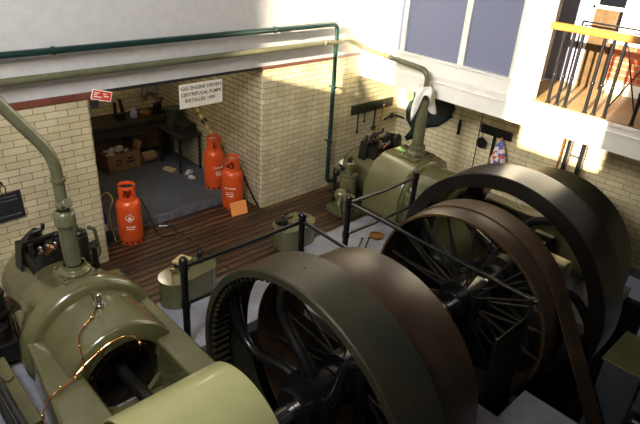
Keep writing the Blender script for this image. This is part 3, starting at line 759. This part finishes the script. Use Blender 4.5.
for x0, x1, z in ((-.085, -.03, .022), (-.085, .0, -.02), (.01, .05, .02), (.02, .08, -.004), (-.085, -.05, .002)):
    mk.box((x0, -.0075, z-.006), (x1, -.0065, z+.006), rot=(0, .3, 0), piv=(0, 0, 0))
mk.build('writing', M['white_mark'], s)
MB().box((-.12, .0, -.13), (-.04, .03, -.05)).build('bracket', M['soot'], s)
s = thing('blackboard', 'small black board with faint chalk writing hung on the left pier', 'board', (-3.3, -.02, .9))
MB().box((-.16, -.008, 0), (.14, .008, .3), rot=(0, -.03, 0)).build('board', M['slate'], s, bev=.002)
for k, z in enumerate((.26, .22, .05)):
    ck = MB()
    for q in range(7):
        x = -.12+.03*q+.01*k; ck.tube([(x, -.01, z), (x+.008, -.01, z+.012*R.uniform(.3, 1)), (x+.015, -.01, z-.004), (x+.022, -.01, z+.006)], .0022, 5)
    ck.build('chalk_writing', M['chalk'], s)
MB().tube([(-.03, -.004, .3), (-.045, -.0, .36), (-.02, 0, .41), (.01, 0, .37), (0, -.004, .3)], .004, 6).build('hanging_cord', M['soot'], s)
MB().cyl((-.02, -.02, .42), (-.02, .02, .42), .012).build('nail', M['soot'], s)

# ---- tool rack on back wall ------------------------------------------------
rk = MB().box((0, -.03, 0), (1.0, 0, .15)).build('tool_board', M['wood_dark'], loc=(1.77, 0, 1.13), bev=.004); tag(rk, 'black wooden board fixed on the back wall with spanners hung from it', 'tool rack')
for x in (.12, .27, .5, .75): MB().cyl((x, -.08, .1), (x, -.02, .09), .01).build('peg', M['soot'], rk)
def spanner(x, l, w_, label, mt=M['black_iron'], head=.03, tilt=0.):
    f = MB().box((-w_/2, -.006, -l), (w_/2, .006, 0))
    f.lathe([(head*.45, -.007), (head, -.007), (head, .007), (head*.45, .007)], (0, 0, 0), (0, 1, 0), n=16, closed_prof=True)
    f.lathe([(head*.5, -.008), (head*1.15, -.008), (head*1.15, .008), (head*.5, .008)], (0, 0, -l), (0, 1, 0), n=12, a0=-PI/2+.6, a1=PI*1.5-.6, closed_prof=True)
    o = f.build('spanner', mt, loc=(x, -.055, 1.19)); o.rotation_euler = (0, tilt, 0); tag(o, label, 'spanner', 'spanners on the back wall board'); return o
spanner(1.9, .36, .022, 'slim spanner hanging at the end of the board nearest the green down pipe', head=.02)
spanner(2.05, .2, .02, 'shortest spanner hanging from the back wall board', head=.018)
spanner(2.3, .36, .035, 'large open-ended spanner hanging from the middle of the back wall board', mt=M['black_iron'], head=.045)
o = MB().cyl((0, 0, 0), (-.1, 0, -.55), .011, n=8); o.box((-.16, -.03, -.58), (-.04, .03, -.53)); o = o.build('poker', M['bronze'], loc=(2.52, -.05, 1.2)); tag(o, 'long thin rusty rod hanging from the back wall board', 'rod')
o = MB().tube(smooth_path([(-.2, 0, -.02), (-.06, -.01, .03), (.0, -.02, .035), (.12, -.03, -.0), (.16, -.14, -.02)], .05), .016, 10); o.box((-.04, .0, -.03), (.04, .02, .06)); o = o.build('coat_hook', M['wood_dark'], loc=(2.78, -.04, .94)); tag(o, 'dark curved wooden hook bar in the wall corner', 'hook')

# ---- things on right wall --------------------------------------------------
def blob_sheet():
    # ragged hanging canvas: outline in (y, z), folds in x
    out = [(-.25, 1.5), (-.5, 1.55), (-.9, 1.5), (-1.1, 1.44), (-1.15, 1.34), (-1.1, 1.26), (-1.12, 1.2), (-1.0, 1.08), (-.9, .99), (-.75, .93), (-.6, .86), (-.5, .78), (-.42, .62), (-.3, .55), (-.27, .62), (-.36, .78), (-.24, .92), (-.22, 1.1), (-.26, 1.3)]
    mb = MB(); cy = sum(p[0] for p in out)/len(out); cz = sum(p[1] for p in out)/len(out)
    n = len(out); vs = [(-.06, cy, cz)]; rings = 4
    for k in range(1, rings+1):
        for i, (y, z) in enumerate(out):
            t = k/rings; vs.append((-.03-.05*(1-t)-.02*math.sin(i*2.1+k), cy+(y-cy)*t, cz+(z-cz)*t))
    fs = [(0, 1+i, 1+(i+1) % n) for i in range(n)]
    for k in range(rings-1):
        for i in range(n): a = 1+k*n+i; b = 1+k*n+(i+1) % n; fs.append((a, a+n, b+n, b))
    o = mb.add(vs, fs).build('canvas_sheet', M['canvas'], loc=(XR, 0, 0), smooth=60)
    sd = o.modifiers.new('Solid', 'SOLIDIFY'); sd.thickness = .012
    tag(o, 'ragged black green canvas hanging on the right wall behind the white rag', 'canvas'); return o
blob_sheet()
o = thing('hand_brush', 'black handled brush hanging by a cord from the gallery edge', 'brush', (XR-.03, -1.29, .97))
MB().box((-.02, -.022, 0), (.01, .022, .24)).build('brush_block', M['black'], o, bev=.006)
MB().cyl((0, 0, .24), (0, 0, .52), .004, n=6).build('cord', M['soot'], o)
o = MB().cyl((0, 0, .3), (0, 0, 1.44), .007, n=8).build('conduit', M['soot'], loc=(XR-.02, -1.64, 0)); tag(o, 'thin dark conduit running down the right wall beside the hook board', 'conduit')
rk = MB().box((-.03, -.52, 0), (0, 0, .14)).build('hook_board', M['black'], loc=(XR, -1.66, 1.12), bev=.004); tag(rk, 'black hook board on the right wall below the gallery', 'hook board')
for y in (-.06, -.27, -.4): MB().cyl((-.08, y, .05), (-.02, y, .045), .009).build('hook', M['soot'], rk)
o = MB().lathe([(.07, -.008), (.085, -.008), (.085, .008), (.07, .008)], (0, 0, 0), (1, 0, 0), n=28, closed_prof=True); o.lathe([(0, -.006), (.072, -.006), (.072, .004), (0, .004)], (0, 0, 0), (1, 0, 0), n=28); o.cyl((0, 0, .08), (0, 0, .16), .006, n=6)
o = o.build('round_plate', M['black_iron'], loc=(XR-.07, -1.74, .98)); tag(o, 'round dark iron plate hanging under the hook board', 'plate')
o = MB().box((-.012, -.022, -.5), (.012, .022, .0)); o.cyl((-.02, 0, 0), (.02, 0, 0), .02); o = o.build('iron_bar', M['black'], loc=(XR-.05, -1.93, 1.14)); tag(o, 'long flat black bar hanging from the hook board', 'bar')
def bag():
    mb = MB(); prof = [(.012, 0), (.02, -.05), (.06, -.12), (.1, -.25), (.12, -.38), (.125, -.45), (.09, -.47), (.0, -.475)]
    mb.lathe(prof, n=28)
    vs = []
    for i, (x, y, z) in enumerate(mb.v):
        a = math.atan2(y, x); k = 1+.13*math.sin(5*a+z*14); vs.append((x*.45*k, y*k, z))
    mb.v = vs
    o = mb.build('carrier_bag', M['bag'], loc=(XR-.09, -2.07, 1.17), smooth=70); tag(o, 'printed red blue and white plastic bag on the hook board', 'bag')
bag()
# timber uprights against right wall (light ladder like rack)
o = thing('steel_ladder', 'black steel ladder standing against the right wall under the gallery', 'ladder', (XR-.14, -3.16, 0))
MB().box((-.03, .07, 0), (.03, .12, 1.74)).build('stile', M['black'], o); MB().box((-.03, -.13, 0), (.03, -.07, 1.74)).build('stile', M['black'], o)
for k in range(6): MB().cyl((0, -.07, .25+.25*k), (0, .07, .25+.25*k), .012).build('rung', M['steel'], o)
MB().box((-.02, .17, 0), (.02, .19, 1.74)).build('side_rod', M['bronze'], o)

# rag on pipe
def rag():
    mb = MB(); n = 40; m_ = 12; vs = []
    for j in range(m_+1):
        t = j/m_
        for i in range(n):
            a = 2*PI*i/n
            tail = .13+.2*max(0, math.cos(a+.9))**3+.27*max(0, math.cos(a-2.5))**3+.05*math.sin(3*a)
            lump = 1+.12*math.sin(4*a+5*t)+.08*math.sin(7*a+2)
            rr = (.1+.035*min(1, t*3)+.03*t*math.sin(5*a))*lump
            if j == 0: rr = .05
            vs.append((rr*math.cos(a), rr*math.sin(a), .1+.03*math.sin(2*a)-tail*max(0, t-.15)/.85+(.02 if 0 < j < 3 else 0)))
    fs = [(j*n+i, j*n+(i+1) % n, (j+1)*n+(i+1) % n, (j+1)*n+i) for j in range(m_) for i in range(n)]
    o = mb.add(vs, fs).build('cotton_rag', M['cloth_white'], loc=(1.75, -1.37, 1.8), smooth=80)
    sd = o.modifiers.new('Solid', 'SOLIDIFY'); sd.thickness = .008
    tag(o, 'white cotton rag draped round the far exhaust pipe', 'rag')
    o = MB().prism([(-.2, .0), (-.34, -.02), (-.35, -.2), (-.29, -.25), (-.19, -.22)], 'x', -.075, -.05).build('green_cloth', mat('bright green cloth', (.1, .42, .08), .8), loc=(XR, 0, 1.5), bev=.008)
    tag(o, 'small bright green cloth in the sun at the edge of the black canvas', 'cloth')
rag()

# ---- gallery railing -------------------------------------------------------
g = thing('gallery_railing', 'sunlit oak handrail on black balusters along the upper gallery', 'railing', (XO+.05, -2.84, ZG+.012))
hr = MB().box((-.045, -3.0, .83), (.045, .05, .91)); hr.build('handrail', M['oak'], g, bev=.02)
for k, y in enumerate((-.15, -.26, -.36, -.6, -.7, -.82, -1.12, -1.25, -1.38, -1.68, -1.8, -1.92)):
    bm_ = MB().cyl((0, y, 0), (0, y, .84), .02, n=12); bm_.cyl((0, y, 0), (0, y, .015), .03); bm_.sphere((0, y, .34), .026)
    bm_.build('baluster', M['black'], g)
for a, b in ((-.82, -1.12), (-1.12, -.82)): MB().cyl((.01, a, .1 if a > b else .1), (.01, b-.02, .8), .008).build('brace', M['black'], g)
g = thing('iron_guard_rail', 'thin black iron bar across the windows at the back of the gallery', 'rail', (XG-.25, -2.75, ZG+.012))
MB().cyl((0, 0, .84), (0, -.95, .84), .012).build('bar', M['black'], g)
for y in (0, -.95): MB().cyl((0, y, 0), (0, y, .84), .012).build('post', M['black'], g)

# ---- recess contents -------------------------------------------------------
b = thing('workbench', 'long black workbench against the back wall of the recess', 'workbench', (-1.25, 2.55, .12))
MB().box((-1.0, -.3, .66), (1.15, .24, .73)).build('bench_top', M['wood_dark'], b, bev=.006)
for x in (-.92, .35, 1.05): MB().box((x-.04, -.24, 0), (x+.04, -.16, .66)).build('leg', M['soot'], b)
MB().box((-1.0, -.28, .5), (1.15, -.25, .66)).build('apron', M['wood_dark'], b)
zb = .12+.73
v = thing('bench_vice', 'black bench vice standing on the recess workbench', 'vice', (-.92, 2.42, zb))
MB().box((-.07, -.06, 0), (.07, .06, .12)).build('base', M['black_iron'], v, bev=.01)
MB().box((-.1, -.03, .1), (-.06, .03, .3)).build('fixed_jaw', M['black_iron'], v, bev=.008); MB().box((.0, -.03, .1), (.045, .03, .34), rot=(0, -.15, 0)).build('moving_jaw', M['black_iron'], v, bev=.008)
MB().cyl((-.12, 0, .12), (.16, 0, .12), .015).build('screw', M['steel'], v)
o = MB().lathe([(0, 0), (.055, 0), (.06, .01), (.06, .1), (.05, .12), (.05, .14), (0, .14)], n=24).build('glass_jar', mat('blue grey glazed jar', (.3, .33, .5), .15), loc=(-.69, 2.45, zb)); tag(o, 'small shiny blue grey jar beside the bench vice', 'jar')
o = MB().lathe([(0, 0), (.09, 0), (.1, .02), (.1, .07), (.06, .1), (0, .11)], n=24).build('grease_tin', M['bronze'], loc=(-.51, 2.4, zb)); tag(o, 'squat brown tin near the end of the workbench', 'tin')
o = MB(); o.cyl((0, 0, 0), (0, 0, .16), .07, n=16); o.cyl((0, 0, .16), (.1, 0, .24), .03); o.box((-.12, -.08, 0), (.14, .08, .05)); o = o.build('hand_grinder', M['black_iron'], loc=(-.27, 2.44, zb)); tag(o, 'dark bench grinder at the inner end of the workbench', 'grinder')
def hanging_cloth(name, loc, w_, h_, m_, label, cat):
    mb = MB(); n = 12; k = 6; vs = []
    for j in range(k+1):
        for i in range(n+1):
            t = j/k; x = (i/n-.5)*w_*(.55+.45*t); vs.append((x, -.02-.03*math.sin(i*1.7+j*.4)*(.3+t), -h_*t-.03*math.sin(i*.8)*t))
    fs = [(j*(n+1)+i, j*(n+1)+i+1, (j+1)*(n+1)+i+1, (j+1)*(n+1)+i) for j in range(k) for i in range(n)]
    o = mb.add(vs, fs).build(name, m_, loc=loc, smooth=80); sd = o.modifiers.new('S', 'SOLIDIFY'); sd.thickness = .01
    tag(o, label, cat)
hanging_cloth('hanging_cloth', (-.27, 2.7, 1.42), .34, .32, M['cloth_grey'], 'grey cloth hung on the back wall of the recess', 'cloth')
o = MB().box((-.02, -.62, 0), (.0, .0, .05)).build('wall_shelf_rail', M['wood_dark'], loc=(-.0, 2.72, 1.42)); tag(o, 'dark rail on the recess side wall above the grinder', 'rail')
o = MB().lathe([(0, 0), (.12, 0), (.14, .28), (.15, .3), (0, .3)], n=24).build('plastic_bin', M['green_cloth'], loc=(-.2, 2.01, .12+.62)); tag(o, 'dull green bin standing on the dark table in the recess', 'bin')
o = thing('work_table', 'dark table with thin black legs by the right side of the recess', 'table', (-.25, 1.9, .12))
MB().box((-.2, -.4, .58), (.22, .28, .62)).build('table_top', M['wood_dark'], o, bev=.004)
for x in (-.17, .19):
    for y in (-.36, .24): MB().cyl((x, y, 0), (x, y, .58), .018, n=10).build('leg', M['black'], o)
o = MB().box((-.12, -.15, 0), (.12, .15, .16)).build('tool_box', M['soot'], loc=(-.24, 1.66, .74), bev=.008); tag(o, 'black tool box on the dark table in the recess', 'tool box')
o = thing('cardboard_box', 'open cardboard box filled with crumpled packing on the recess floor', 'box', (-1.07, 2.3, .12), .05)
bx = MB(); w_, d_, h_ = .28, .17, .3
bx.box((-w_, -d_, 0), (w_, -d_+.012, h_)); bx.box((-w_, d_-.012, 0), (w_, d_, h_)); bx.box((-w_, -d_, 0), (-w_+.012, d_, h_)); bx.box((w_-.012, -d_, 0), (w_, d_, h_)); bx.box((-w_, -d_, 0), (w_, d_, .01))
bx.build('carton', M['cardboard'], o)
MB().box((-w_, d_-.01, h_), (w_, d_+.02, h_+.1), rot=(-.3, 0, 0), piv=(0, d_, h_)).build('flap', M['cardboard'], o)
MB().box((w_-.01, -d_, h_), (w_+.0, d_, h_+.12), rot=(0, .4, 0), piv=(w_, 0, h_)).build('flap', M['cardboard'], o)
pr = MB().lathe([(.035, -.002), (.05, -.002), (.05, .002), (.035, .002)], (-.1, -d_-.0015, .16), (0, 1, 0), n=20, closed_prof=True); pr.box((.03, -d_-.002, .12), (.18, -d_, .15)); pr.box((.05, -d_-.002, .18), (.16, -d_, .21)); pr.build('print', M['soot'], o)
pk = MB()
for q in range(9): pk.sphere((R.uniform(-.2, .18), R.uniform(-.1, .1), .26+R.uniform(0, .07)), R.uniform(.04, .07), 8, (1.2, 1, .7))
pk.build('packing', M['paper'], o, noise=.012, smooth=0)
o = MB().cyl((0, 0, .09), (.24, 0, .09), .09, n=24); o.cyl((-.004, 0, .09), (0, 0, .09), .05, n=20); o.cyl((.24, 0, .09), (.25, 0, .09), .04); o = o.build('paper_roll', M['cardboard'], loc=(-.72, 2.25, .12)); o.rotation_euler = (0, 0, .1); tag(o, 'short brown roll lying beside the cardboard box', 'roll')
o = MB().box((-.05, -.1, 0), (.05, .1, .035)).build('wood_offcut', M['tan'], loc=(-.5, 1.75, .12), bev=.003); o.rotation_euler = (0, 0, .3); tag(o, 'small tan wood offcut on the recess floor', 'wood block')
for i, (x, y, rz, sx) in enumerate(((-.35, 1.42, .4, .09), (-.42, 1.22, 1.2, .07))):
    mb = MB().sphere((0, 0, .04), .07, 12, (sx/.07, .8, .6)); o = mb.build('crumpled_paper', M['paper'], loc=(x, y, .12), noise=.01, smooth=0); o.rotation_euler = (0, 0, rz)
    tag(o, ('crumpled paper under the dark table, farther from the step', 'crumpled paper beyond the cylinders, nearer the step')[i], 'paper', 'crumpled paper in the recess')
o = thing('strapped_tube', 'pale slanting tube with a black strap on the recess side wall', 'tube', (-.05, 1.76, 1.07))
pts = [(0, 0, 0), (0, -.27, -.165), (0, -.6, -.37), (0, -.8, -.56)]
m_ = MB(); 
for k in range(9): a = Vector((0, -.09*k, -.06*k+.15)); m_.cyl(a, a+Vector((0, -.075, -.05)), .045, n=16)
m_.build('segments', M['tan'], o); MB().cyl((0, -.36, -.09), (0, -.42, -.13), .05, n=16).build('strap', M['black'], o)

# ---- bottom right: pump casing ---------------------------------------------
o = thing('pump_casing', 'blue grey pump box with an olive top plate beside the falling belt', 'pump', (.57, -5.0, -1.7))
MB().box((-.12, -.18, .0), (.48, .17, 1.93)).build('casing', M['blue_grey'], o, bev=.02)
MB().box((-.14, -.2, 1.93), (.5, .19, 1.955)).build('top_plate', M['olive'], o, bev=.004)
for a in (0, 1): MB().prism([(-.55, 1.6), (-.2, 1.55), (-.2, 1.9), (-.3, 1.9)], 'x', -.12+.3*a, .14+.3*a).build('side_plate', M['blue_grey'], o, bev=.004)
o = MB().tube([(.72, -5.2, .03), (.9, -5.35, .02), (1.0, -5.7, .02)], .01, 8)
o = MB(); 
for k in range(26): o.lathe([(.012, -.004), (.02, -.004), (.02, .004), (.012, .004)], (0, -.03*k, -.035*k), ((1, 0, 0) if k % 2 else (0, 0, 1)), n=10, closed_prof=True)
o = o.build('chain', M['steel'], loc=(1.12, -5.2, .25)); tag(o, 'steel chain hanging down beside the pump box', 'chain')

# ================================================================ LIGHT
wd = bpy.data.worlds.new('World'); SC.world = wd; wd.use_nodes = True
bg = wd.node_tree.nodes['Background']; bg.inputs[0].default_value = (.86, .92, 1.0, 1); bg.inputs[1].default_value = .06
def light(name, kind, loc, energy, color=(1,1,1), size=1., size_y=None, target=None, **k):
    l = bpy.data.lights.new(name, kind); l.energy = energy; l.color = color
    if kind == 'AREA':
        l.size = size
        if size_y: l.shape = 'RECTANGLE'; l.size_y = size_y
    elif kind == 'POINT': l.shadow_soft_size = size
    o = bpy.data.objects.new(name, l); COL.objects.link(o); o.location = loc
    if target is not None: o.rotation_euler = (Vector(target)-Vector(loc)).to_track_quat('-Z', 'Y').to_euler()
    return o
sun = light('sun', 'SUN', (-8, -4, 6), 32, (1, .87, .64)); sun.data.angle = math.radians(.8)
sun.rotation_euler = Vector((1, S, -T)).to_track_quat('-Z', 'Y').to_euler()
light('window_fill', 'AREA', (-5.3, -3.4, 5.4), 150, (.93, .95, 1), 1.6, 2.2, (-2.4, .2, 1.4)).data.spread = math.radians(115)
light('recess_fill', 'POINT', (-1.1, 1.3, 2.3), 17, (1, .85, .6), .12)  # unseen fill light added to brighten the recess
light('window_fill', 'AREA', (-5.3, -1.6, 5.6), 42, (1, .98, .93), 1.6, 1.6, (1.9, -1.6, 2.6)).data.spread = math.radians(50)  # extra fill added at the left window to brighten the gallery front
light('lamp_ceiling', 'POINT', (-4.3, -2.9, 4.3), 70, (1, .8, .5), .08)
light('lamp_ceiling', 'POINT', (-2.6, -3.3, 4.6), 40, (1, .8, .5), .08)

# ================================================================ CAMERA
cam = bpy.data.cameras.new('Camera'); co = bpy.data.objects.new('Camera', cam); COL.objects.link(co)
F, YAW, PITCH, ROLL = 560.2858, .7874, .4815, .0706
cam.sensor_width = 36; cam.sensor_fit = 'HORIZONTAL'; cam.lens = F/640*36
cy_, sy_ = math.cos(YAW), math.sin(YAW); cp, sp = math.cos(PITCH), math.sin(PITCH)
fw = Vector((sy_*cp, cy_*cp, -sp)); rt = Vector((cy_, -sy_, 0)); up = rt.cross(fw)
c_, s_ = math.cos(ROLL), math.sin(ROLL)
r2 = rt*c_+up*s_; u2 = -rt*s_+up*c_
mt = Matrix((r2, u2, -fw)).transposed().to_4x4(); mt.translation = Vector((-4.5982, -5.8148, 3.8609))
co.matrix_world = mt
cam.clip_start = .05; SC.camera = co
SC.view_settings.view_transform = 'Standard'; SC.view_settings.look = 'None'; SC.view_settings.gamma = 1
SC.view_settings.exposure = 0; SC.view_settings.use_curve_mapping = False
